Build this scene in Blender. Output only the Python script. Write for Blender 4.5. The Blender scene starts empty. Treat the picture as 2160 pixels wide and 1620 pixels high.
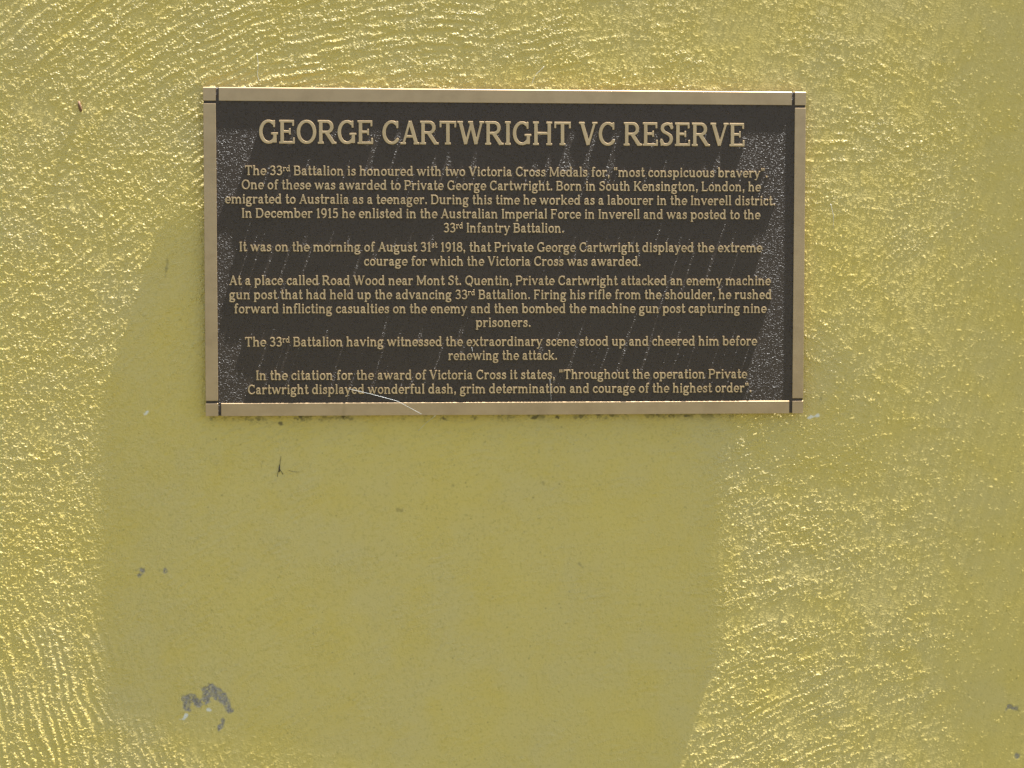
import bpy, bmesh, math, random
import numpy as np
from mathutils import Matrix, Vector, Euler

sc = bpy.context.scene
col = sc.collection
R = math.radians

# ---------------------------------------------------------------- camera
Z0 = 1.50                    # height of the plaque's centre above the ground
TANA = 0.028                 # the sun skims the wall: rise per metre along the wall
FRONT = 0.0071               # plaque face in front of the mean wall surface
BACK = 0.0029                # plaque back in front of the mean wall surface
W, H = 0.45, 0.45*0.53953    # plaque size
_rx, _ry, _rz = R(3.17047), R(4.50479), R(-0.03366)
_Rm = (Matrix.Rotation(_rx, 3, 'X') @ Matrix.Rotation(_ry, 3, 'Y') @ Matrix.Rotation(_rz, 3, 'Z'))
_pos = -(_Rm.transposed() @ Vector((-0.00285133, 0.09807729, -1.42845626)))
_M = Matrix(((1, 0, 0), (0, 0, -1), (0, 1, 0)))
cam_d = bpy.data.cameras.new('camera'); cam = bpy.data.objects.new('camera', cam_d); col.objects.link(cam)
cam_rot = _M @ _Rm.transposed()
cam_loc = Vector((_pos.x, -FRONT-_pos.z, Z0+_pos.y))
cam.matrix_world = Matrix.Translation(cam_loc) @ cam_rot.to_4x4()
cam_d.sensor_width = 36; cam_d.angle = R(30); cam_d.clip_start = 0.01; cam_d.clip_end = 6000
sc.camera = cam

# ---------------------------------------------------------------- light
SUNV = Vector((0.316, -TANA, 0.949)).normalized()
world = bpy.data.worlds.new('World'); sc.world = world; world.use_nodes = True
wn = world.node_tree; bg = wn.nodes['Background']
sky = wn.nodes.new('ShaderNodeTexSky'); sky.sky_type = 'NISHITA'; sky.sun_disc = False
sky.sun_elevation = math.asin(SUNV.z); sky.sun_rotation = math.atan2(SUNV.x, SUNV.y)
sky.air_density = 1.0; sky.dust_density = 2.0; sky.ozone_density = 1.0
wn.links.new(sky.outputs[0], bg.inputs[0]); bg.inputs[1].default_value = 0.065
sun_d = bpy.data.lights.new('sun', 'SUN'); sun_d.energy = 4.9; sun_d.angle = R(0.45); sun_d.color = (1.0, 0.99, 0.945)
sun = bpy.data.objects.new('sun', sun_d); col.objects.link(sun)
sun.rotation_euler = SUNV.to_track_quat('Z', 'Y').to_euler(); sun.location = (1, -1, 4)
sc.view_settings.view_transform = 'Standard'; sc.view_settings.look = 'None'
sc.view_settings.gamma = 1.0; sc.view_settings.exposure = 2.18
sc.render.engine = 'CYCLES'

# ---------------------------------------------------------------- helpers
F_PX = 1080/math.tan(R(15))
_Rn = np.array(cam_rot); _Cn = np.array(cam_loc)
def spot(px, py, y=0.0):
    """Where a point of the photograph (2160 x 1620) lies on the plane y: (x, z)."""
    d = _Rn @ np.array([(px-1080)/F_PX, -(py-810)/F_PX, -1.0])
    t = (y-_Cn[1])/d[1]
    p = _Cn+t*d
    return p[0], p[2]
def to_px(X, Z, y=0.0):
    """The inverse, for arrays: where on the photograph a wall point stands."""
    P = np.stack([X-_Cn[0], np.zeros_like(X)+(y-_Cn[1]), Z-_Cn[2]], -1) @ _Rn
    return 1080+F_PX*P[..., 0]/-P[..., 2], 810-F_PX*P[..., 1]/-P[..., 2]
def tag(o, label=None, cat=None, group=None, kind=None):
    for k, v in (('label', label), ('category', cat), ('group', group), ('kind', kind)):
        if v: o[k] = v
    return o
def link(name, me, mat=None, parent=None):
    o = bpy.data.objects.new(name, me); col.objects.link(o)
    if mat is not None and me is not None:
        me.materials.clear(); me.materials.append(mat)
    if parent is not None: o.parent = parent
    return o
def mesh_from(name, V, Fc, smooth=False):
    me = bpy.data.meshes.new(name); me.from_pydata([tuple(v) for v in V], [], [tuple(f) for f in Fc]); me.update()
    if smooth: me.polygons.foreach_set('use_smooth', [True]*len(me.polygons))
    return me
def smoothstep(a, b, x):
    t = np.clip((x-a)/(b-a), 0, 1); return t*t*(3-2*t)
def vnoise(u, v, seed):
    """Smooth lattice noise, roughly -1..1."""
    rng = np.random.default_rng(seed); N = 1024
    g = rng.standard_normal((N, N)).astype(np.float32)*0.62
    iu = np.floor(u).astype(np.int64); iv = np.floor(v).astype(np.int64)
    fu = (u-iu).astype(np.float32); fv = (v-iv).astype(np.float32)
    fu = fu*fu*fu*(fu*(fu*6-15)+10); fv = fv*fv*fv*(fv*(fv*6-15)+10)
    i0, i1, j0, j1 = iu % N, (iu+1) % N, iv % N, (iv+1) % N
    a = g[j0, i0]+(g[j0, i1]-g[j0, i0])*fu
    b = g[j1, i0]+(g[j1, i1]-g[j1, i0])*fu
    return a+(b-a)*fv

# ---------------------------------------------------------------- materials
def new_mat(name):
    m = bpy.data.materials.new(name); m.use_nodes = True
    nt = m.node_tree; b = nt.nodes['Principled BSDF']
    return m, nt, b
def N(nt, t, **kw):
    n = nt.nodes.new(t)
    for k, v in kw.items(): setattr(n, k, v)
    return n
def ramp(nt, src, stops):
    r = N(nt, 'ShaderNodeValToRGB'); e = r.color_ramp.elements
    while len(e) < len(stops): e.new(0.5)
    for s, (p, c) in zip(e, stops): s.position = p; s.color = c
    nt.links.new(src, r.inputs[0]); return r.outputs[0]
def noise(nt, scale, detail=3, rough=.55, vec=None, dist=0.0):
    n = N(nt, 'ShaderNodeTexNoise'); n.inputs['Scale'].default_value = scale
    n.inputs['Detail'].default_value = detail; n.inputs['Roughness'].default_value = rough; n.inputs['Distortion'].default_value = dist
    if vec is not None: nt.links.new(vec, n.inputs['Vector'])
    return n.outputs['Fac']
def mixc(nt, fac, a, b, mode='MIX'):
    m = N(nt, 'ShaderNodeMix', data_type='RGBA', blend_type=mode)
    for i, v in ((0, fac), (6, a), (7, b)):
        if hasattr(v, 'is_output'): nt.links.new(v, m.inputs[i])
        else: m.inputs[i].default_value = v
    return m.outputs[2]

def wall_material():
    m, nt, b = new_mat('yellow_masonry_paint')
    tc = N(nt, 'ShaderNodeTexCoord'); o = tc.outputs['Object']
    big = noise(nt, 9, 4, .6, o); mid = noise(nt, 34, 4, .6, o, .3); fine = noise(nt, 420, 3, .65, o); spk = noise(nt, 260, 2, .5, o)
    c = mixc(nt, ramp(nt, big, [(.36, (0, 0, 0, 1)), (.66, (1, 1, 1, 1))]), (.598, .468, .128, 1), (.566, .453, .165, 1))
    c = mixc(nt, ramp(nt, mid, [(.44, (0, 0, 0, 1)), (.70, (.6, .6, .6, 1))]), c, (.590, .448, .092, 1))
    c = mixc(nt, ramp(nt, fine, [(.28, (.45, .45, .45, 1)), (.48, (0, 0, 0, 1))]), c, (.40, .31, .07, 1))
    # dark mould specks, thicker where the wall is dirtier
    gate = ramp(nt, noise(nt, 14, 3, .6, o), [(.45, (0, 0, 0, 1)), (.68, (1, 1, 1, 1))])
    sp = ramp(nt, spk, [(.22, (.5, .5, .5, 1)), (.31, (0, 0, 0, 1))])
    mm = N(nt, 'ShaderNodeMath', operation='MULTIPLY'); nt.links.new(gate, mm.inputs[0]); nt.links.new(sp, mm.inputs[1])
    c = mixc(nt, mm.outputs[0], c, (.20, .17, .05, 1))
    # wear painted per point: flaked grey render, dirt with painted contact shade, white fluff
    at = N(nt, 'ShaderNodeAttribute', attribute_name='wear_shade'); sep = N(nt, 'ShaderNodeSeparateColor'); nt.links.new(at.outputs['Color'], sep.inputs[0])
    grey = mixc(nt, ramp(nt, noise(nt, 650, 3, .65, o), [(.35, (0, 0, 0, 1)), (.65, (1, 1, 1, 1))]), (.13, .115, .12, 1), (.33, .295, .28, 1))
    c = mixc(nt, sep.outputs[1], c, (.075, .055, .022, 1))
    c = mixc(nt, sep.outputs[0], c, grey)
    c = mixc(nt, sep.outputs[2], c, (.72, .72, .72, 1))
    nt.links.new(c, b.inputs['Base Color'])
    b.inputs['Roughness'].default_value = .46; b.inputs['Specular IOR Level'].default_value = .36; b.inputs['Diffuse Roughness'].default_value = 1.0
    ga = N(nt, 'ShaderNodeAttribute', attribute_name='stipple'); gm = N(nt, 'ShaderNodeMath', operation='MULTIPLY')
    nt.links.new(noise(nt, 760, 1.5, .5, o), gm.inputs[0]); nt.links.new(ga.outputs['Fac'], gm.inputs[1])
    bp = N(nt, 'ShaderNodeBump'); bp.inputs['Strength'].default_value = 1.0; bp.inputs['Distance'].default_value = .0022
    nt.links.new(gm.outputs[0], bp.inputs['Height']); nt.links.new(bp.outputs[0], b.inputs['Normal'])
    return m
def bronze_material(name, brushed, base=(.375, .265, .152, 1)):
    m, nt, b = new_mat(name)
    tc = N(nt, 'ShaderNodeTexCoord'); o = tc.outputs['Object']
    mp = N(nt, 'ShaderNodeMapping'); nt.links.new(o, mp.inputs[0]); mp.inputs['Scale'].default_value = brushed
    n1 = noise(nt, 1, 4, .6, mp.outputs[0]); n2 = noise(nt, 55, 4, .65, o)
    c = mixc(nt, n1, tuple(v*.90 for v in base[:3])+(1,), tuple(v*1.08 for v in base[:3])+(1,))
    c = mixc(nt, ramp(nt, n2, [(.42, (0, 0, 0, 1)), (.70, (.5, .5, .5, 1))]), c, (base[0]*.70, base[1]*.68, base[2]*.66, 1))
    nt.links.new(c, b.inputs['Base Color'])
    b.inputs['Metallic'].default_value = .85
    nt.links.new(ramp(nt, n1, [(.3, (.42, .42, .42, 1)), (.7, (.56, .56, .56, 1))]), b.inputs['Roughness'])
    bp = N(nt, 'ShaderNodeBump'); bp.inputs['Strength'].default_value = .15; bp.inputs['Distance'].default_value = .0001
    nt.links.new(n1, bp.inputs['Height']); nt.links.new(bp.outputs[0], b.inputs['Normal'])
    return m
def field_material():
    m, nt, b = new_mat('dark_stippled_enamel')
    tc = N(nt, 'ShaderNodeTexCoord'); o = tc.outputs['Object']
    c = mixc(nt, noise(nt, 30, 4, .6, o), (.034, .021, .012, 1), (.046, .029, .018, 1))
    nt.links.new(c, b.inputs['Base Color'])
    b.inputs['Roughness'].default_value = .46; b.inputs['Specular IOR Level'].default_value = .35
    mx = N(nt, 'ShaderNodeMath', operation='SUBTRACT'); nt.links.new(noise(nt, 1000, 1.0, .5, o), mx.inputs[0]); mx.inputs[1].default_value = .545; 
    m2 = N(nt, 'ShaderNodeMath', operation='MAXIMUM'); nt.links.new(mx.outputs[0], m2.inputs[0]); m2.inputs[1].default_value = 0
    bp = N(nt, 'ShaderNodeBump'); bp.inputs['Strength'].default_value = 1.0; bp.inputs['Distance'].default_value = .0019
    nt.links.new(m2.outputs[0], bp.inputs['Height']); nt.links.new(bp.outputs[0], b.inputs['Normal'])
    return m
def plain(name, c, rough=.6, metal=0.0, spec=.5, c2=None, scale=800):
    m, nt, b = new_mat(name)
    tc = N(nt, 'ShaderNodeTexCoord')
    nt.links.new(mixc(nt, noise(nt, scale, 3, .6, tc.outputs['Object']), tuple(c)+(1,), tuple(c2 or [v*.7 for v in c])+(1,)), b.inputs['Base Color'])
    b.inputs['Roughness'].default_value = rough; b.inputs['Metallic'].default_value = metal; b.inputs['Specular IOR Level'].default_value = spec
    return m
MAT_WALL = wall_material()
MAT_RAIL_H = bronze_material('brushed_bronze', (14, 60, 1500))
MAT_RAIL_V = bronze_material('brushed_bronze_upright', (60, 60, 1100))
MAT_LETTER = bronze_material('letter_bronze', (260, 260, 260), (.455, .325, .182, 1))
MAT_EDGE = bronze_material('cast_edge_bronze', (300, 300, 300), (.38, .28, .17, 1))
MAT_FIELD = field_material()
MAT_TWIG = plain('dry_wood', (.17, .085, .04), .8)
MAT_WEB = plain('spider_silk', (.50, .50, .47), .35, 0, .6)
MAT_INSECT = plain('dead_insect', (.035, .026, .012), .6)
MAT_GROUND = plain('worn_lawn', (.075, .080, .035), .95, 0, .2, (.11, .10, .055), 3)
# ---------------------------------------------------------------- lettering
# A slab-serif alphabet drawn as pen strokes: every glyph is a list of
# boxes and pen paths, merged in a distance field and traced to outlines.
GS, GT = 112.0, 68.0            # pen width on verticals / horizontals
def g_box(x0, y0, x1, y1): return ('b', x0, y0, x1, y1)
def g_pen(pts, k=1.0, smooth=True): return ('p', pts, k, smooth)
def g_stem(x, y0, y1, b='lr', t='lr', w=GS, e=46, s=54):
    r = [g_box(x-w/2, y0, x+w/2, y1)]
    if b: r.append(g_box(x-w/2-(e if 'l' in b else 0), y0, x+w/2+(e if 'r' in b else 0), y0+s))
    if t: r.append(g_box(x-w/2-(e if 'l' in t else 0), y1-s, x+w/2+(e if 'r' in t else 0), y1))
    return r
def g_ell(cx, cy, rx, ry, a0=0, a1=360, n=28, k=1.0):
    return g_pen([(cx+rx*math.cos(math.radians(a0+(a1-a0)*i/n)), cy+ry*math.sin(math.radians(a0+(a1-a0)*i/n))) for i in range(n+1)], k, False)
def g_line(x0, y0, x1, y1, w): return ('l', x0, y0, x1, y1, w)
def g_ser(x, y, w=170, s=54): return g_box(x-w/2, y, x+w/2, y+s)

def glyph_table():
    G = {}
    def add(c, adv, *parts):
        L = []
        for p in parts: L += p if isinstance(p, list) else [p]
        G[c] = (adv, L)
    H, X, A, D = 700, 486, 726, -205
    # capitals
    add('A', 690, g_line(118, 20, 340, 690, 74), g_line(345, 690, 570, 20, 116), g_box(190, 205, 480, 268), g_ser(110, 0, 190), g_ser(575, 0, 200))
    add('B', 640, g_stem(130, 0, H, 'l', 'l'), g_box(130, 632, 340, 700), g_box(130, 335, 360, 400), g_box(130, 0, 370, 68), g_ell(330, 520, 160, 148, -90, 90), g_ell(360, 199, 178, 166, -90, 90))
    add('C', 670, g_ell(365, 350, 268, 318, 52, 318), g_box(530, 480, 590, 690))
    add('D', 720, g_stem(130, 0, H, 'l', 'l'), g_box(130, 632, 360, 700), g_box(130, 0, 360, 68), g_ell(350, 350, 262, 316, -90, 90))
    add('E', 620, g_stem(130, 0, H, 'l', 'l'), g_box(130, 634, 540, 700), g_box(130, 328, 410, 392), g_box(130, 0, 560, 66), g_box(484, 530, 540, 700), g_box(370, 270, 424, 450), g_box(506, 0, 564, 175))
    add('F', 590, g_stem(130, 0, H, 'lr', 'l'), g_box(130, 634, 530, 700), g_box(130, 318, 400, 382), g_box(474, 525, 530, 700), g_box(362, 262, 416, 440))
    add('G', 720, g_ell(365, 350, 268, 318, 52, 322), g_box(530, 490, 588, 690), g_box(535, 30, 640, 320), g_box(455, 270, 690, 324))
    add('H', 780, g_stem(150, 0, H), g_stem(620, 0, H), g_box(150, 322, 620, 388))
    add('I', 300, g_stem(150, 0, H))
    add('K', 720, g_stem(140, 0, H), g_line(200, 300, 560, 670, 76), g_line(300, 400, 590, 20, 116), g_ser(565, 646, 170), g_ser(610, 0, 180))
    add('L', 590, g_stem(130, 0, H, 'l', 'lr'), g_box(130, 0, 530, 66), g_box(474, 0, 534, 190))
    add('M', 880, g_stem(130, 0, H, 'lr', 'l', 84), g_stem(735, 0, H, 'lr', 'r'), g_line(150, 680, 432, 60, 108), g_line(432, 60, 720, 680, 74))
    add('O', 750, g_ell(370, 350, 282, 318))
    add('P', 620, g_stem(130, 0, H, 'lr', 'l'), g_box(130, 632, 350, 700), g_box(130, 288, 350, 352), g_ell(345, 494, 180, 172, -90, 90))
    add('Q', 750, g_ell(370, 350, 282, 318), g_line(350, 130, 600, -110, 84))
    add('R', 690, g_stem(130, 0, H, 'lr', 'l'), g_box(130, 632, 350, 700), g_box(130, 318, 350, 382), g_ell(340, 508, 172, 158, -90, 90), g_line(320, 350, 570, 24, 112), g_ser(605, 0, 140))
    add('S', 560, g_pen([(455, 560), (400, 640), (280, 664), (150, 610), (120, 510), (180, 425), (300, 370), (410, 300), (440, 190), (380, 80), (260, 34), (140, 62), (90, 150)]), g_box(425, 505, 478, 695), g_box(62, 5, 115, 205))
    add('T', 660, g_stem(325, 0, H, 'lr', ''), g_box(60, 634, 590, 700), g_box(38, 515, 96, 700), g_box(556, 515, 614, 700))
    add('V', 690, g_line(118, 680, 345, 20, 116), g_line(345, 20, 570, 680, 74), g_ser(115, 646, 200), g_ser(575, 646, 180))
    add('W', 980, g_line(115, 680, 310, 20, 112), g_line(310, 20, 490, 600, 72), g_line(490, 680, 670, 20, 112), g_line(670, 20, 865, 680, 72), g_ser(110, 646, 190), g_ser(475, 646, 170), g_ser(872, 646, 170))
    # lower case
    add('a', 520, g_pen([(108, 370), (150, 436), (235, 455), (315, 428), (342, 350), (342, 120), (372, 50), (440, 40)]), g_pen([(335, 290), (215, 268), (122, 218), (98, 130), (150, 48), (240, 46), (330, 110)]))
    add('b', 590, g_stem(120, 20, A, '', 'l'), g_ell(315, 243, 172, 212))
    add('c', 480, g_ell(270, 243, 182, 212, 48, 318), g_box(372, 300, 424, 470))
    add('d', 600, g_stem(440, 0, A, 'r', 'l'), g_ell(260, 243, 172, 212))
    add('e', 530, g_ell(275, 243, 184, 212, 0, 308), g_box(110, 222, 490, 266))
    add('f', 380, g_stem(170, 0, 560, 'lr', ''), g_pen([(170, 540), (190, 650), (270, 690), (350, 660)]), g_box(50, 432, 330, 486))
    add('g', 560, g_ell(240, 300, 150, 156), g_pen([(150, 170), (90, 100), (140, 40), (300, 22), (430, -20), (440, -110), (350, -178), (200, -182), (90, -140), (90, -50), (170, 15)]), g_pen([(340, 410), (420, 455), (500, 450)], .9))
    add('h', 610, g_stem(130, 0, A, 'lr', 'l'), g_pen([(140, 330), (220, 420), (310, 448), (400, 410), (440, 310), (440, 40)]), g_stem(440, 0, 200, 'lr', ''))
    add('i', 300, g_stem(150, 0, X, 'lr', 'l'), g_box(88, 560, 210, 682))
    add('k', 590, g_stem(130, 0, A, 'lr', 'l'), g_line(170, 190, 420, 450, 76), g_line(240, 290, 450, 30, 110), g_ser(440, 432, 150), g_ser(490, 0, 160))
    add('l', 300, g_stem(150, 0, A, 'lr', 'l'))
    add('m', 910, g_stem(130, 0, X, 'lr', 'l'), g_pen([(140, 330), (210, 420), (290, 448), (370, 410), (445, 310), (445, 40)]), g_pen([(450, 330), (525, 420), (605, 448), (690, 410), (755, 310), (755, 40)]), g_stem(445, 0, 200, 'lr', '', e=34), g_stem(755, 0, 200, 'lr', '', e=40))
    add('n', 610, g_stem(130, 0, X, 'lr', 'l'), g_pen([(140, 330), (220, 420), (310, 448), (400, 410), (440, 310), (440, 40)]), g_stem(440, 0, 200, 'lr', ''))
    add('o', 550, g_ell(275, 243, 184, 212))
    add('p', 600, g_stem(130, D, X, 'lr', 'l'), g_ell(325, 243, 172, 212))
    add('r', 450, g_stem(130, 0, X, 'lr', 'l'), g_pen([(140, 310), (210, 410), (300, 450), (385, 440)]), g_box(345, 360, 412, 478))
    add('s', 450, g_pen([(350, 370), (310, 438), (220, 452), (130, 410), (130, 330), (220, 270), (320, 220), (350, 130), (290, 55), (200, 36), (110, 60), (85, 120)]), g_box(330, 340, 376, 476), g_box(62, 10, 108, 150))
    add('t', 370, g_pen([(170, 640), (170, 140), (200, 50), (270, 36), (340, 70)]), g_box(40, 432, 320, 486))
    add('u', 610, g_stem(130, 150, X, '', 'l'), g_pen([(130, 440), (130, 160), (180, 66), (270, 42), (370, 80), (440, 180)]), g_stem(440, 0, X, 'r', 'l'))
    add('v', 560, g_line(105, 470, 285, 20, 112), g_line(285, 20, 460, 470, 72), g_ser(100, 432, 180), g_ser(465, 432, 150))
    add('w', 820, g_line(105, 470, 260, 20, 108), g_line(260, 20, 410, 440, 70), g_line(410, 470, 570, 20, 108), g_line(570, 20, 725, 470, 70), g_ser(100, 432, 170), g_ser(400, 432, 130), g_ser(728, 432, 150))
    add('x', 560, g_line(100, 470, 450, 20, 112), g_line(90, 20, 440, 470, 72), g_ser(105, 432, 170), g_ser(445, 432, 150), g_ser(95, 0, 150), g_ser(455, 0, 170))
    add('y', 560, g_line(105, 470, 285, 20, 112), g_line(190, -190, 460, 470, 72), g_ser(100, 432, 180), g_ser(465, 432, 150), g_box(70, -200, 220, -130))
    # figures and points
    add('0', 560, g_ell(280, 350, 200, 318))
    add('1', 400, g_stem(210, 0, H, 'lr', '', e=60), g_line(90, 560, 220, 680, 80))
    add('3', 540, g_pen([(100, 590), (180, 655), (290, 660), (390, 600), (390, 480), (300, 390), (210, 370)]), g_pen([(210, 370), (340, 350), (430, 270), (430, 150), (340, 50), (220, 34), (90, 90)]))
    add('5', 540, g_box(130, 634, 430, 700), g_line(160, 690, 130, 360, 70), g_pen([(130, 370), (260, 420), (390, 370), (430, 230), (380, 90), (250, 34), (90, 80)]))
    add('8', 550, g_ell(275, 515, 156, 150), g_ell(275, 195, 188, 164))
    add('9', 550, g_ell(265, 460, 172, 204), g_pen([(437, 440), (430, 250), (350, 90), (200, 24)]))
    add('.', 260, g_box(68, 0, 192, 124))
    add(',', 260, g_box(68, 0, 192, 124), g_line(165, 60, 95, -120, 70))
    add('"', 400, g_line(110, 690, 130, 500, 84), g_line(270, 690, 290, 500, 84), g_box(55, 600, 165, 700), g_box(215, 600, 325, 700))
    add('`', 400, g_line(130, 700, 110, 510, 84), g_line(290, 700, 270, 510, 84), g_box(65, 500, 175, 600), g_box(225, 500, 335, 600))
    return G

def catmull(pts, n=7):
    P = [np.array(p, float) for p in pts]
    P = [2*P[0]-P[1]] + P + [2*P[-1]-P[-2]]
    out = []
    for i in range(1, len(P)-2):
        p0, p1, p2, p3 = P[i-1:i+3]
        for k in range(n):
            t = k/n
            out.append(.5*((2*p1)+(p2-p0)*t+(2*p0-5*p1+4*p2-p3)*t*t+(3*p1-p0-3*p2+p3)*t**3))
    out.append(P[-2])
    return out

def glyph_field(parts, adv, step):
    """Signed distance (positive inside) of the merged strokes."""
    xs = np.arange(-60, adv+70, step); ys = np.arange(-280, 800, step)
    Xg, Yg = np.meshgrid(xs, ys)
    F = np.full(Xg.shape, -200.0)
    def seg(ax, ay, bx, by):
        dx, dy = bx-ax, by-ay; L2 = dx*dx+dy*dy+1e-9
        t = np.clip(((Xg-ax)*dx+(Yg-ay)*dy)/L2, 0, 1)
        return np.hypot(Xg-ax-t*dx, Yg-ay-t*dy)
    for p in parts:
        if p[0] == 'b':
            _, x0, y0, x1, y1 = p
            qx = np.abs(Xg-(x0+x1)/2)-(x1-x0)/2; qy = np.abs(Yg-(y0+y1)/2)-(y1-y0)/2
            f = -(np.hypot(np.maximum(qx, 0), np.maximum(qy, 0))+np.minimum(np.maximum(qx, qy), 0))
            F = np.maximum(F, f)
        elif p[0] == 'l':
            _, ax, ay, bx, by, w = p
            L = math.hypot(bx-ax, by-ay); ux, uy = (bx-ax)/L, (by-ay)/L
            t = (Xg-ax)*ux+(Yg-ay)*uy; s = -(Xg-ax)*uy+(Yg-ay)*ux
            qx = np.abs(t-L/2)-L/2; qy = np.abs(s)-w/2
            f = -(np.hypot(np.maximum(qx, 0), np.maximum(qy, 0))+np.minimum(np.maximum(qx, qy), 0))
            F = np.maximum(F, f)
        else:
            _, pts, k, sm = p
            q = catmull(pts) if sm else pts
            for a, b in zip(q[:-1], q[1:]):
                dx, dy = b[0]-a[0], b[1]-a[1]; L = math.hypot(dx, dy)+1e-9
                w = (GT+(GS-GT)*(abs(dy)/L)**1.5)*k
                F = np.maximum(F, w/2-seg(a[0], a[1], b[0], b[1]))
    # soften a little, as a casting does
    for _ in range(1):
        Fp = np.pad(F, 1, mode='edge')
        F = (Fp[1:-1, 1:-1]*4+Fp[:-2, 1:-1]*1+Fp[2:, 1:-1]+Fp[1:-1, :-2]+Fp[1:-1, 2:])/8
    return xs, ys, F

def trace(xs, ys, F):
    """Marching squares -> closed loops."""
    nx, ny = len(xs), len(ys); nxt = {}
    pt = {}
    def ex(i, j):      # point on edge (i,j)-(i+1,j)
        k = ('x', i, j)
        if k not in pt:
            a, b = F[j, i], F[j, i+1]; t = a/(a-b); pt[k] = (xs[i]+t*(xs[i+1]-xs[i]), ys[j])
        return k
    def ey(i, j):
        k = ('y', i, j)
        if k not in pt:
            a, b = F[j, i], F[j+1, i]; t = a/(a-b); pt[k] = (xs[i], ys[j]+t*(ys[j+1]-ys[j]))
        return k
    I = F > 0
    for j in range(ny-1):
        for i in range(nx-1):
            c = I[j, i]*1+I[j, i+1]*2+I[j+1, i+1]*4+I[j+1, i]*8
            if c in (0, 15): continue
            b, r, t, l = (lambda: ex(i, j)), (lambda: ey(i+1, j)), (lambda: ex(i, j+1)), (lambda: ey(i, j))
            S = {1: [(b, l)], 2: [(r, b)], 3: [(r, l)], 4: [(t, r)], 5: [(b, r), (t, l)], 6: [(t, b)], 7: [(t, l)], 8: [(l, t)], 9: [(b, t)], 10: [(l, b), (r, t)], 11: [(r, t)], 12: [(l, r)], 13: [(b, r)], 14: [(l, b)]}[int(c)]
            for p, q in S: nxt[p()] = q()
    loops = []
    while nxt:
        s = next(iter(nxt)); L = []; k = s
        while k in nxt:
            L.append(pt[k]); k = nxt.pop(k)
        loops.append(np.array(L))
    return loops

def simplify(L, tol):
    n = len(L)
    def rdp(a, b):
        if b <= a+1: return []
        p, q = L[a % n], L[b % n]; d = q-p; n2 = math.hypot(*d)+1e-9
        m = np.array([L[k % n] for k in range(a+1, b)])-p
        e = np.abs(m[:, 0]*d[1]-m[:, 1]*d[0])/n2
        k = int(e.argmax())
        if e[k] < tol: return []
        return rdp(a, a+1+k)+[a+1+k]+rdp(a+1+k, b)
    far = int(np.hypot(*(L-L[0]).T).argmax())
    ids = [0]+rdp(0, far)+[far]+rdp(far, n)
    return L[[i % n for i in ids]]

# ---------------------------------------------------------------- ground
g = mesh_from('ground', [(-3000, -3000, 0), (3000, -3000, 0), (3000, 3000, 0), (-3000, 3000, 0)], [(0, 1, 2, 3)])
tag(link('ground', g, MAT_GROUND), kind='structure')

# ---------------------------------------------------------------- wall
def axis(lo, hi, step, out_lo, out_hi, n_out=26):
    core = np.arange(lo, hi+step*.5, step)
    k = np.linspace(0, 1, n_out+1)[1:]**2.2
    left = lo-(lo-out_lo)*k; right = core[-1]+(out_hi-core[-1])*k
    return np.concatenate([left[::-1], core, right])
def streak_noise(X, Z, cx, cz, across, along, seed):
    dx, dz = X-cx, Z-cz
    r = np.hypot(dx, dz); th = np.arctan2(dz, dx); rm = float(r.mean())
    return vnoise(r/across+100.3, th*rm/along+300.7, seed)

# every stroke of the float: (region centre px, reach px, arc centre px, ridge spacing mm, ridge length mm, ridge share)
STROKES = [
    ((560, 120), 360, (800, 850), 3.4, 30, .75),
    ((250, 110), 300, (760, 820), 3.4, 26, .60),
    ((900, 60), 300, (960, 900), 3.4, 26, .65),
    ((150, 330), 250, (700, 900), 2.6, 9, .25),
    ((200, 640), 300, (1500, 2000), 2.7, 13, .42),
    ((90, 930), 280, (2600, 1500), 2.6, 7, .22),
    ((130, 1180), 240, (2600, 700), 2.6, 8, .25),
    ((110, 1480), 250, (-2600, 2150), 3.6, 40, .80),
    ((330, 1560), 200, (-2600, 2300), 3.4, 24, .55),
    ((1180, 110), 260, (1500, 1500), 3.1, 16, .60),
    ((1450, 80), 260, (1350, 1400), 2.9, 14, .50),
    ((1850, 130), 300, (1500, 900), 3.0, 20, .60),
    ((1800, 330), 260, (1750, 2600), 2.9, 16, .55),
    ((1960, 600), 300, (3300, 2300), 2.6, 22, .62),
    ((1800, 780), 220, (1300, 1700), 2.7, 13, .45),
    ((1700, 980), 260, (2300, 2900), 2.7, 10, .40),
    ((1760, 1250), 260, (2300, 3200), 2.8, 16, .55),
    ((1780, 1520), 300, (2500, 3300), 3.0, 26, .68),
    ((900, 1200), 600, (1500, 3000), 3.0, 24, .50),
]
# how rough the finish is: rows of a coarse chart over the wall (photo px x 0..2160 step 270, y 0..1620 step 270)
ROUGH = np.array([
    [.95, .95, 1.0, .88, .62, .56, .40, .22, .02],
    [1.0, 1.0, 1.0, .80, .64, .54, .42, .52, .22],
    [1.0, 1.0, .95, .60, .60, .60, .58, .40, .20],
    [1.0, 1.0, .80, .50, .50, .50, .60, .30, .02],
    [.95, 1.0, .70, .50, .45, .50, .72, .30, .00],
    [1.0, 1.0, .65, .45, .40, .50, .80, .42, .00],
    [1.0, 1.0, .65, .45, .45, .50, .84, .36, .00]])
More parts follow.
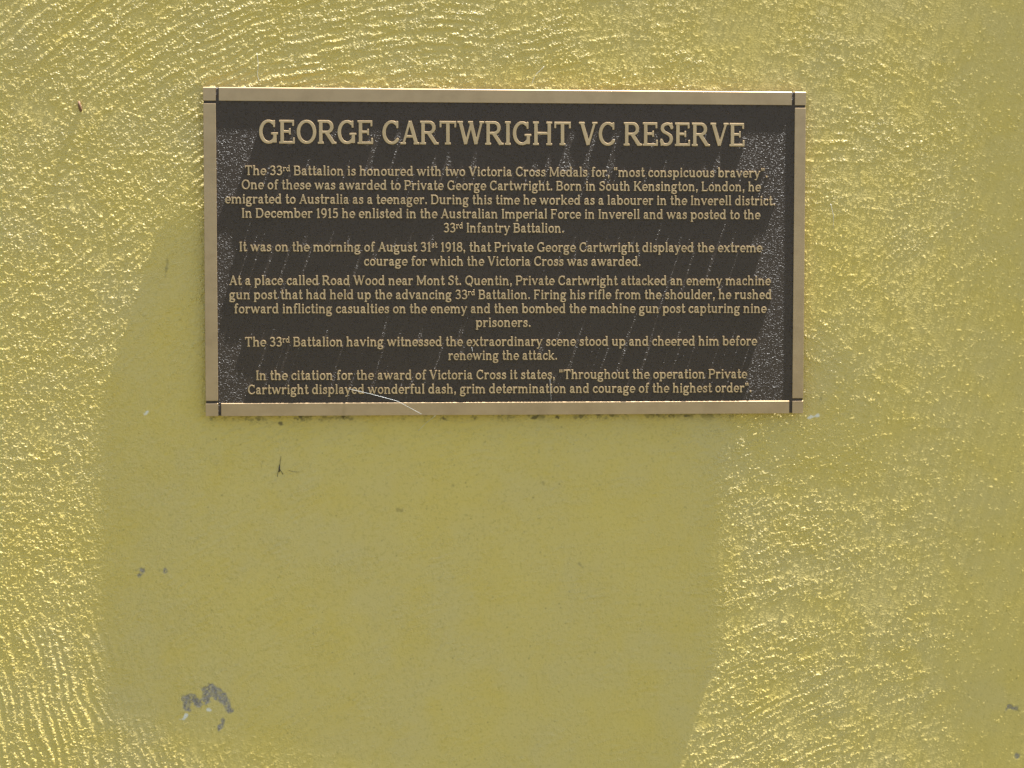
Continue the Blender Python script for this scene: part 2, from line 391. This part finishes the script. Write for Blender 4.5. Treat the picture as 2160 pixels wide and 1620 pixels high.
# smooth, trowelled-flat spots (px x, y, rx, ry, strength)
FLAT = [(1560, 70, 90, 60, .8), (1640, 1290, 120, 26, .85), (1830, 1255, 60, 40, .8), (160, 415, 34, 16, .8), (1580, 150, 70, 30, .7),
        (60, 900, 60, 34, .6), (60, 225, 60, 30, .5), (300, 40, 30, 20, .7), (1115, 180, 60, 20, .6), (1900, 190, 60, 40, .4), (1320, 120, 70, 30, .4),
        (1640, 1465, 34, 22, .6), (1690, 1560, 80, 20, .6), (1660, 1200, 60, 26, .5), (110, 240, 40, 18, .5), (220, 232, 30, 14, .5)]
def build_wall():
    xs = axis(-0.392, 0.400, .00056, -2.2, 2.2); zs = axis(Z0-.394, Z0+.194, .00056, 0.0, 2.6)
    X, Z = np.meshgrid(xs, zs); nz, nx = X.shape
    px, py = to_px(X, Z)
    mmx, mmz = X*1000, (Z-Z0)*1000
    wx = vnoise(mmx/60+11, mmz/60+7, 1)*45+vnoise(mmx/18+5, mmz/18+3, 2)*18
    wy = vnoise(mmx/60+41, mmz/60+27, 3)*45+vnoise(mmx/18+9, mmz/18+8, 4)*18
    # strokes of the float, blended where they overlap
    num = np.zeros_like(X); den = np.full_like(X, 1e-4); share = np.zeros_like(X)
    for i, ((sx, sy), reach, (ax, ay), across, along, sh) in enumerate(STROKES):
        w = np.exp(-(((px+wx-sx)**2+(py+wy-sy)**2)/(reach*.62)**2)*1.6)
        k = np.nonzero(w > 2e-4); wk, Xk, Zk, mx, mz = w[k], X[k], Z[k], mmx[k], mmz[k]
        cx, cz = spot(ax, ay)
        jit = vnoise(mx/25+i*7, mz/25, 50+i)*.0012
        s = streak_noise(Xk+jit, Zk+jit, cx, cz, across/1000, along/1000, 100+i)
        ph = np.hypot(Xk-cx, Zk-cz)/(across*.00172)+vnoise(mx/30+i*3, mz/30+5, 70+i)*.55+vnoise(mx/9+i, mz/9, 71+i)*.16
        s = .66*s+sh*(.58 if sx < 1000 else .34)*np.cos(2*math.pi*ph)*(1+.8*vnoise(mx/12+i, mz/12+9, 72+i))
        num[k] += wk*s; den[k] += wk; share[k] += wk*sh
    st = num/den; share = share/den
    grain = vnoise(mmx/2.9+1, mmz/2.9+2, 201)
    fx = np.clip(px/270, 0, 7.999); fy = np.clip(py/270, 0, 5.999)
    i, j = fx.astype(int), fy.astype(int); u, v = fx-i, fy-j
    u = u*u*(3-2*u); v = v*v*(3-2*v)
    A = (ROUGH[j, i]*(1-u)+ROUGH[j, i+1]*u)*(1-v)+(ROUGH[j+1, i]*(1-u)+ROUGH[j+1, i+1]*u)*v
    patch = vnoise(mmx/34+60, mmz/20+31, 210)*.6+vnoise(mmx/14+6, mmz/8+3, 211)*.4
    A = A*(1+.85*np.clip(patch, -1.1, .7)*(1.2-np.clip(A, 0, 1.1)))
    for (x, y, rx, ry, s) in FLAT:
        d = ((px+wx*.5-x)/rx)**2+((py+wy*.5-y)/ry)**2
        A = A*(1-s*np.exp(-d**1.5))
    A = A*(1-.30*smoothstep(230, 330, px+.33*(900-py)*(py < 900))*smoothstep(1530, 1430, px)*smoothstep(430, 560, py)*smoothstep(60, 0, py-1470-(px-215)*.6))
    A = np.clip(A, .03, 1.3)
    # where raised points of paint stand out of the nearly flat skin, strung along the strokes
    points = share*st*.92*np.clip(A*1.6, .1, 1)+(1-share*.5)*grain*.45-(.82-.88*A)
    p = np.clip(points+.06+vnoise(mmx/1.05+3, mmz/1.05+9, 200)*.84, 0, None)*(1+1.3*np.clip(1-A, 0, 1))
    relief = (.00010*share*st+.00003*grain)*np.clip(A, 0, 1)+.00038*p/(1+.6*p)
    stipple = np.clip(points*.5+.55, 0, 1)*np.clip(A*1.5, 0, 1)+.045
    # slow waviness of the hand-floated render, and the way the wall falls back to the lower right
    relief = relief+(vnoise(mmx/95+20, mmz/95+21, 220)*.00017+vnoise(mmx/32+2, mmz/32+1, 221)*.00004)
    relief = relief-.0024*smoothstep(-.15, 1.05, (px-140)/1200)*smoothstep(620, 1070, py)*smoothstep(2150, 1620, px)*smoothstep(2700, 1800, py)
    relief = relief+.00026*np.exp(-((px-215)**2+(py-1600)**2)/140**2)-.00022*np.exp(-((px-190)**2+(py-1080)**2)/260**2)
    # towards the right the wall swells until the sun only just skims it
    e_ = np.clip((X-spot(1880, 800)[0])/.095, 0, None); e2 = np.minimum(e_, 1)
    relief = relief+.063*.095*(e2**3-.5*e2**4+np.clip(e_-1, 0, 1.2))
    fade = smoothstep(.80, .44, np.abs(X))*smoothstep(.60, .44, np.abs(Z-Z0+.10))
    relief = relief*fade
    # wear: R flaked grey render, G dirt and painted contact shade, B white fluff
    wear_shade = np.zeros((nz, nx, 4), np.float32); wear_shade[..., 3] = 1
    n1 = vnoise(mmx/3.1, mmz/3.1, 230); n2 = vnoise(mmx/1.3, mmz/1.3, 231)
    def window(xa, xb, ya, yb):
        x0, z1 = spot(xa, ya); x1, z0 = spot(xb, yb)
        return slice(*np.searchsorted(zs, (z0-.004, z1+.004))), slice(*np.searchsorted(xs, (x0-.004, x1+.004)))
    def stain_or_shade(ch, wdw, v): wear_shade[wdw+(ch,)] = np.maximum(wear_shade[wdw+(ch,)], v)
    def capsule(pts, rad, soft=3.0, jag=4.0):
        a_ = np.array(pts); r_ = a_[:, 2].max()*rad+jag*3+soft+4
        wdw = window(a_[:, 0].min()-r_, a_[:, 0].max()+r_, a_[:, 1].min()-r_, a_[:, 1].max()+r_)
        qx, qy = px[wdw], py[wdw]; d = np.full_like(qx, 1e9)
        for (ax, ay, ra), (bx, by, rb) in zip(pts[:-1], pts[1:]):
            dx, dy = bx-ax, by-ay; L2 = dx*dx+dy*dy+1e-9
            t = np.clip(((qx-ax)*dx+(qy-ay)*dy)/L2, 0, 1)
            d = np.minimum(d, np.hypot(qx-ax-t*dx, qy-ay-t*dy)-(ra+(rb-ra)*t)*rad)
        return wdw, smoothstep(soft*.6, -soft*.6, d+n1[wdw]*jag+n2[wdw]*jag*.5)
    flake = [[(394, 1492, 7), (398, 1476, 11), (408, 1472, 9), (420, 1488, 7), (430, 1478, 10), (440, 1466, 12), (448, 1456, 13), (462, 1464, 12), (474, 1478, 9), (482, 1492, 8), (486, 1500, 5)],
             [(432, 1452, 6), (446, 1448, 8)], [(470, 1520, 4), (464, 1532, 6), (461, 1540, 3)],
             [(298, 1203, 3), (302, 1203, 3)], [(294, 1213, 3), (297, 1212, 2)], [(350, 1204, 3), (352, 1205, 2)], [(2128, 1490, 5), (2142, 1494, 4)], [(2140, 1590, 3), (2143, 1592, 3)],
             ]
    for f in flake:
        wdw, v = capsule(f, 1.0, 4.0); stain_or_shade(0, wdw, v*np.clip(.74+.45*n2[wdw], 0, .88))
    dirt = [[(353, 548, 3), (351, 566, 4), (349, 584, 2)], [(2126, 1489, 5), (2144, 1496, 5)], [(286, 1203, 2), (287, 1203, 2)], [(423, 1494, 3), (426, 1488, 2)], [(1146, 1018, 3), (1147, 1022, 2)], [(955, 1022, 2), (957, 1026, 2)], [(553, 976, 2), (551, 984, 1)],
            [(380, 675, 2), (381, 676, 2)], [(840, 1075, 3), (850, 1078, 2)], [(1222, 1190, 3), (1230, 1198, 2)], [(1735, 830, 2), (1732, 845, 2)]]
    for f in dirt:
        wdw, v = capsule(f, .85, 4, 2.0); stain_or_shade(1, wdw, v*.36)
    # crumbs of dirt caught below the plaque, darkened to deepen the contact shade
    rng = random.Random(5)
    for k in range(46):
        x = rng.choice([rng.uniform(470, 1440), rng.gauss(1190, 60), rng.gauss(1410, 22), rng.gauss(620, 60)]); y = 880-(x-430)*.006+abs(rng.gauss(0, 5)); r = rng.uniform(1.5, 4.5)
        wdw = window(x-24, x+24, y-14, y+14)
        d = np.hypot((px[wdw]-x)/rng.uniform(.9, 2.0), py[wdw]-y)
        stain_or_shade(1, wdw, smoothstep(r+2, r-2, d+n2[wdw]*3)*rng.uniform(.35, .85))
    for k in range(420):
        x, y = rng.uniform(240, 2150), rng.uniform(900, 1615); r = rng.uniform(.7, 1.6)
        wdw = window(x-8, x+8, y-8, y+8)
        stain_or_shade(1, wdw, smoothstep(r+1.5, r-1.0, np.hypot(px[wdw]-x, py[wdw]-y))*rng.uniform(.12, .45))
    g_ = py-(880-(px-430)*.0063)  # contact shade painted along the plaque's lower edge, broken up like grime
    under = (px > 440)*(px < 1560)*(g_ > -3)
    stain_or_shade(1, (slice(None), slice(None)), under*.55*np.clip(1-g_/16, 0, 1)*smoothstep(.05, .7, vnoise(mmx/5, mmz/4, 240)*.7+n2*.5))
    fluff = [[(380, 1518, 2), (388, 1516, 4), (393, 1508, 3)], [(439, 1497, 3), (443, 1498, 3)], [(304, 875, 2), (312, 868, 3)], [(1704, 883, 2), (1726, 876, 2)]]
    for f in fluff:
        wdw, v = capsule(f, 1.0, 3, 2); stain_or_shade(2, wdw, v*.7)
    relief = relief-wear_shade[..., 0]*.0005
    co = np.stack([X, -relief, Z], -1).astype(np.float32).reshape(-1, 3)
    idx = np.arange(nz*nx).reshape(nz, nx)
    q = np.stack([idx[:-1, :-1], idx[:-1, 1:], idx[1:, 1:], idx[1:, :-1]], -1).reshape(-1, 4).astype(np.int32)
    # hidden behind the plaque the same surface is carried by wider faces
    hx0_, hx1_ = np.searchsorted(xs, (-W/2+.02, W/2-.02)); hz0_, hz1_ = np.searchsorted(zs, (Z0-H/2+.02, Z0+H/2-.02))
    K = 12; hx1_ = hx0_+(hx1_-hx0_)//K*K; hz1_ = hz0_+(hz1_-hz0_)//K*K
    keep = np.ones((nz-1, nx-1), bool); keep[hz0_:hz1_, hx0_:hx1_] = False
    c_ = idx[hz0_:hz1_+1:K, hx0_:hx1_+1:K]
    q = np.concatenate([q[keep.ravel()], np.stack([c_[:-1, :-1], c_[:-1, 1:], c_[1:, 1:], c_[1:, :-1]], -1).reshape(-1, 4).astype(np.int32)])
    nfront = len(q)
    # sides and back, so the wall is a solid slab
    me = bpy.data.meshes.new('rendered_wall')
    extra = []
    b0 = len(co)
    x0, x1, z0, z1 = xs[0], xs[-1], zs[0], zs[-1]
    ring = np.concatenate([idx[0, :], idx[1:, -1], idx[-1, -2::-1], idx[-2:0:-1, 0]])
    back = co[ring].copy(); back[:, 1] = .22
    co = np.concatenate([co, back]); bi = b0+np.arange(len(ring))
    side = np.stack([ring, bi, np.roll(bi, -1), np.roll(ring, -1)], -1).astype(np.int32)
    q = np.concatenate([q, side])
    nl = q.size+len(ring)
    me.vertices.add(len(co)); me.vertices.foreach_set('co', co.ravel())
    me.loops.add(nl); me.loops.foreach_set('vertex_index', np.concatenate([q.ravel(), bi[::-1].astype(np.int32)]))
    npoly = len(q)+1
    me.polygons.add(npoly)
    starts = np.concatenate([np.arange(len(q))*4, [len(q)*4]]).astype(np.int32)
    me.polygons.foreach_set('loop_start', starts)
    sm = np.ones(npoly, bool); sm[nfront:] = False
    me.update(calc_edges=True)
    me.polygons.foreach_set('use_smooth', sm)
    a = me.color_attributes.new('wear_shade', 'FLOAT_COLOR', 'POINT')
    c = np.zeros((len(co), 4), np.float32); c[:, 3] = 1; c[:b0] = wear_shade.reshape(-1, 4)
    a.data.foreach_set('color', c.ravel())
    a = me.attributes.new('stipple', 'FLOAT', 'POINT')
    c = np.zeros(len(co), np.float32); c[:b0] = (stipple*fade).ravel(); a.data.foreach_set('value', c)
    me.validate(); me.update()
    o = link('rendered_wall', me, MAT_WALL)
    tag(o, 'yellow painted rough-floated masonry wall behind the dark bronze plaque', 'wall')
    return o, xs, zs, relief
wall, WXS, WZS, WREL = build_wall()
def wall_y(x, z):
    """y of the wall's surface at a point."""
    i = int(np.clip(np.searchsorted(WXS, x), 0, len(WXS)-1)); j = int(np.clip(np.searchsorted(WZS, z), 0, len(WZS)-1))
    return -float(WREL[j, i])

# ---------------------------------------------------------------- plaque
EMB = 0.00066               # height of rails and letters over the dark field
plaque = bpy.data.objects.new('memorial_plaque', None); col.objects.link(plaque)
plaque.location = (0, 0, Z0-H/2); plaque.empty_display_size = .05
tag(plaque, 'dark rectangular memorial plaque with raised bronze lettering and border on yellow wall', 'plaque')
def box_mesh(name, x0, x1, z0, z1, y0, y1, bev, top=0):
    bm = bmesh.new(); bmesh.ops.create_cube(bm, size=1)
    for v in bm.verts:
        v.co = Vector((x0+(v.co.x+.5)*(x1-x0), y0+(v.co.y+.5)*(y1-y0), z0+(v.co.z+.5)*(z1-z0)))
    if top:      # the worn upper front arris
        e = [e for e in bm.edges if all(abs(v.co.z-z1) < 1e-7 and abs(v.co.y-y0) < 1e-7 for v in e.verts)]
        bmesh.ops.bevel(bm, geom=e, offset=top, segments=3, profile=.5, affect='EDGES')
        bev = min(bev, .00012)
    if bev: bmesh.ops.bevel(bm, geom=bm.edges[:], offset=bev, segments=2, profile=.5, affect='EDGES')
    me = bpy.data.meshes.new(name); bm.to_mesh(me); bm.free(); return me
def pz(z): return z-(Z0-H/2)              # world height -> height inside the plaque
# the dark plate
pl = link('backing_plate', box_mesh('backing_plate', -W/2+.0003, W/2-.0003, .0003, H-.0003, -(FRONT-EMB), -BACK, .0004), MAT_FIELD, plaque)
pl.data.materials.append(MAT_EDGE)
for p in pl.data.polygons:
    if p.normal.y > -.9: p.material_index = 1
# border rails and corner blocks, measured on the face: (x0, x1, y0, y1) in photo px
def face_rect(x0, x1, y0, y1):
    a = spot(x0, (y0+y1)/2, -FRONT); b = spot(x1, (y0+y1)/2, -FRONT); c = spot((x0+x1)/2, y0, -FRONT); d = spot((x0+x1)/2, y1, -FRONT)
    return a[0], b[0], pz(d[1]), pz(c[1])
gx0 = spot(457.5, 530, -FRONT)[0]; gx1 = spot(464, 530, -FRONT)[0]
hx0 = spot(1667.5, 530, -FRONT)[0]; hx1 = spot(1674.0, 530, -FRONT)[0]
zt1 = pz(spot(1065, 217, -FRONT)[1]); zt0 = zt1-.0020
zb0 = pz(spot(1065, 848, -FRONT)[1]); zb1 = zb0+.0018
RAILS = [('border_rail', gx1, hx0, zt1, H, MAT_RAIL_H), ('border_rail', gx1, hx0, 0, zb0, MAT_RAIL_H),
         ('border_rail', -W/2, gx0, zb1, zt0, MAT_RAIL_V), ('border_rail', hx1, W/2, zb1, zt0, MAT_RAIL_V),
         ('corner_block', -W/2, gx0, zt1, H, MAT_RAIL_H), ('corner_block', hx1, W/2, zt1, H, MAT_RAIL_H),
         ('corner_block', -W/2, gx0, 0, zb0, MAT_RAIL_H), ('corner_block', hx1, W/2, 0, zb0, MAT_RAIL_H)]
for nm, x0, x1, z0, z1, mt in RAILS:
    link(nm, box_mesh(nm, x0, x1, z0, z1, -FRONT, -(FRONT-EMB)+.0006, .00028, .0009 if z1 == H else (.0005 if z0 == 0 else 0)), mt, plaque)
# studs that carry the plate clear of the wall
for sx in (-.13, .13):
    for sz in (.07, .17):
        bm = bmesh.new(); bmesh.ops.create_cone(bm, cap_ends=True, segments=20, radius1=.006, radius2=.005, depth=.014)
        me = bpy.data.meshes.new('mounting_stud'); bm.to_mesh(me); bm.free()
        s = link('mounting_stud', me, MAT_EDGE, plaque); s.location = (sx, .0025, sz); s.rotation_euler = (R(90), 0, 0)

# ---- outlines -> raised glyph meshes (unit: 1 = 1000 font units; z = up, -y = out of the plaque)
GLYPHS = glyph_table()
def heavier(f, b): return f[0], f[1], f[2]+b
def glyph_mesh(ch, step, tol, unit, raise_, bev, bold=0.0):
    """vertices (x, z, out) and faces for one glyph, already in metres."""
    adv, parts = GLYPHS[ch]
    loops = [simplify(L, tol) for L in trace(*heavier(glyph_field(parts, adv, step), bold)) if len(L) > 6]
    cu = bpy.data.curves.new('outline', 'CURVE'); cu.dimensions = '2D'; cu.fill_mode = 'FRONT'
    for L in loops:
        s = cu.splines.new('POLY'); s.points.add(len(L)-1); s.use_cyclic_u = True
        for p, q in zip(s.points, L): p.co = (q[0]*unit, q[1]*unit, 0, 1)
    cu.extrude = raise_/2-bev; cu.bevel_depth = bev; cu.bevel_resolution = 1; cu.offset = -bev*.8
    ob = bpy.data.objects.new('outline', cu)
    me = ob.to_mesh()
    V = np.array([v.co[:] for v in me.vertices]); Fc = [tuple(p.vertices) for p in me.polygons]
    ob.to_mesh_clear(); bpy.data.objects.remove(ob); bpy.data.curves.remove(cu)
    V[:, 2] += raise_/2
    # drop what would lie buried at the foot
    keep = [f for f in Fc if max(V[i, 2] for i in f) > raise_*.02]
    return V, keep, adv
def text_mesh(name, items):
    VV, FF, n = [], [], 0
    for V, Fc, ox, oz, sx, sz in items:
        VV.append(np.stack([V[:, 0]*sx+ox, -(FRONT-EMB)-V[:, 2]+.00012, V[:, 1]*sz+oz], -1))
        FF += [tuple(i+n for i in f) for f in Fc]; n += len(V)
    me = bpy.data.meshes.new(name); me.from_pydata(np.concatenate(VV).tolist(), [], FF); me.validate(); me.update()
    return me
SPACE = 250
def layout(text, track=0):
    """-> list of words; each word is a list of (char, x, scale, raise)."""
    words, cur, x, sup = [], [], 0.0, False
    for c in text:
        if c == '^': sup = not sup; continue
        if c == ' ':
            if cur: words.append(cur)
            cur = []; x += SPACE; continue
        k = .60 if sup else 1.0
        cur.append((c, x, k, 300 if sup else 0)); x += (GLYPHS[c][0]+track)*k
    if cur: words.append(cur)
    return words, x
LINES = [   # text, left px, right px, baseline px at the middle of the line
    ('The 33^rd^ Battalion is honoured with two Victoria Cross Medals for, `most conspicuous bravery".', 517, 1620, 372.0),
    ('One of these was awarded to Private George Cartwright. Born in South Kensington, London, he', 510, 1605, 401.5),
    ('emigrated to Australia as a teenager. During this time he worked as a labourer in the Inverell district.', 475, 1636, 431.3),
    ('In December 1915 he enlisted in the Australian Imperial Force in Inverell and was posted to the', 510, 1604, 461.0),
    ('33^rd^ Infantry Battalion.', 936, 1190, 490.6),
    ('It was on the morning of August 31^st^ 1918, that Private George Cartwright displayed the extreme', 505, 1608, 531.2),
    ('courage for which the Victoria Cross was awarded.', 768, 1352, 560.8),
    ('At a place called Road Wood near Mont St. Quentin, Private Cartwright attacked an enemy machine', 484, 1626, 601.6),
    ('gun post that had held up the advancing 33^rd^ Battalion. Firing his rifle from the shoulder, he rushed', 484, 1628, 631.2),
    ('forward inflicting casualties on the enemy and then bombed the machine gun post capturing nine', 494, 1617, 660.6),
    ('prisoners.', 1004, 1120, 689.8),
    ('The 33^rd^ Battalion having witnessed the extraordinary scene stood up and cheered him before', 517, 1597, 730.0),
    ('renewing the attack.', 946, 1176, 759.3),
    ('In the citation for the award of Victoria Cross it states, `Throughout the operation Private', 540, 1576, 800.0),
    ('Cartwright displayed wonderful dash, grim determination and courage of the highest order".', 523, 1586, 829.6)]
PXM = W/1266.0                      # metres of plaque face per photo pixel
unit_b = 19.6*PXM/700; unit_t = 48.5*PXM/700
body, head = {}, {}
for t in LINES:
    for c in t[0]:
        if c not in ' ^' and c not in body: body[c] = glyph_mesh(c, 13, 7, unit_b, EMB+.00018, .00014, 2)
for text, xl, xr, yb in LINES:
    words, wid = layout(text)
    a = spot(xl, yb, -FRONT); b = spot(xr, yb, -FRONT)
    z = pz((a[1]+b[1])/2); sx = (b[0]-a[0])/((wid-60)*unit_b); ox = a[0]-40*unit_b*sx
    for w in words:
        it = [(body[c][0], body[c][1], ox+x*unit_b*sx, z+rz*unit_b, k*sx, k) for c, x, k, rz in w]
        link('raised_word', text_mesh('raised_word', it), MAT_LETTER, plaque)
T = 'GEORGE CARTWRIGHT VC RESERVE'
for c in set(T)-{' '}: head[c] = glyph_mesh(c, 9, 3, unit_t, EMB+.00014, .00022, 3)
words, wid = layout(T, -14)
a = spot(547, 305.6, -FRONT); b = spot(1571, 305.6, -FRONT)
z = pz((a[1]+b[1])/2); sx = (b[0]-a[0])/((wid-75)*unit_t); ox = a[0]-45*unit_t*sx
for w in words:
    for c, x, k, rz in w:
        link('heading_letter', text_mesh('heading_letter', [(head[c][0], head[c][1], ox+x*unit_t*sx, z, sx, 1)]), MAT_LETTER, plaque)

# ---------------------------------------------------------------- small things on the wall and plaque
def tube_mesh(name, pts, rads, seg=6):
    V, Fc = [], []
    n = len(pts)
    for i, p in enumerate(pts):
        d = (Vector(pts[min(i+1, n-1)])-Vector(pts[max(i-1, 0)])).normalized()
        u = d.orthogonal().normalized(); v = d.cross(u)
        for k in range(seg):
            a = 2*math.pi*k/seg
            V.append(Vector(p)+(u*math.cos(a)+v*math.sin(a))*rads[i])
    for i in range(n-1):
        for k in range(seg):
            Fc.append((i*seg+k, i*seg+(k+1) % seg, (i+1)*seg+(k+1) % seg, (i+1)*seg+k))
    Fc.append(tuple(range(seg-1, -1, -1))); Fc.append(tuple((n-1)*seg+k for k in range(seg)))
    return mesh_from(name, V, Fc, True)
def on_wall(px, py, off=0.0):
    x, z = spot(px, py); return (x, wall_y(x, z)-off, z)
# splinter standing out of the paint, with its long shadow
s = tube_mesh('wood_splinter', [on_wall(171, 235, -.0004), on_wall(169.5, 229, .0005), on_wall(168, 222, .0011), on_wall(166.5, 214, .0014)], [.0009, .0012, .0011, .0007], 7)
tag(link('wood_splinter', s, MAT_TWIG), 'tiny brown wood splinter sticking out of the wall near the upper left', 'splinter')
# mosquito-like insect below the plaque
r = bpy.data.objects.new('dead_insect', None); col.objects.link(r); r.empty_display_size = .005
tag(r, 'small dark long-legged dead insect stuck on the wall below the plaque', 'insect')
def bug(name, pts, rads): link(name, tube_mesh(name, [on_wall(x, y, o) for x, y, o in pts], rads, 5), MAT_INSECT, r)
bug('body', [(590, 980, .0004), (589, 988, .0007), (589, 996, .0005)], [.0002, .0006, .0003])
bug('leg', [(590, 984, .0004), (591, 974, .0006), (593, 962, .0003)], [.00016, .00014, .0001])
bug('leg', [(589, 990, .0004), (586, 998, .0006), (585, 1006, .0002)], [.0002, .00018, .00014])
bug('leg', [(590, 990, .0004), (594, 996, .0006), (597, 1001, .0002)], [.00022, .0002, .0002])
bug('leg', [(608, 992, .0003), (618, 995, .0004), (632, 996, .0002)], [.0001, .0001, .00008])
# strands of spider silk
def thread(label, pts, rad):
    P = [Vector(p) for p in pts]; Q = []
    for a_, b_ in zip(P[:-1], P[1:]):
        for k in range(5): Q.append(a_.lerp(b_, k/5))
    Q.append(P[-1])
    o = link('spider_thread', tube_mesh('spider_thread', Q, [rad]*len(Q), 5), MAT_WEB)
    tag(o, label, 'cobweb', 'spider threads around the plaque')
def on_face(px, py, off=.0003):
    x, z = spot(px, py, -FRONT-off); return (x, -FRONT-off, z)
thread('bright slanting spider thread across the bottom border of the plaque', [on_face(735, 820), on_face(790, 833, .0022), on_face(838, 846, .0024), on_face(890, 874)], .00012)
thread('short spider thread from the plaque bottom edge down to the wall', [on_face(918, 877), on_face(899, 892, -.004), on_wall(882, 909, .0003)], .00011)
thread('fine upright spider thread near the plaque word determination', [on_face(1160, 800), on_face(1161, 824, .0012), on_face(1163, 846)], .00008)
thread('tiny spider thread under the plaque word extraordinary', [on_face(995, 732), on_face(997, 742)], .00015)
thread('upright white spider thread on the wall above the plaque', [on_wall(542, 112, .0004), on_wall(545, 135, .0012), on_wall(543, 158, .001), on_wall(547, 172, .0003)], .00012)
thread('thin spider thread rising from the plaque top edge', [on_wall(1120, 180, .004), on_wall(1128, 160, .003), on_wall(1148, 140, .0006)], .00010)
thread('pale spider thread hanging on the wall right of the plaque', [on_wall(1752, 430, .0004), on_wall(1757, 455, .0014), on_wall(1757, 482, .0006)], .00012)
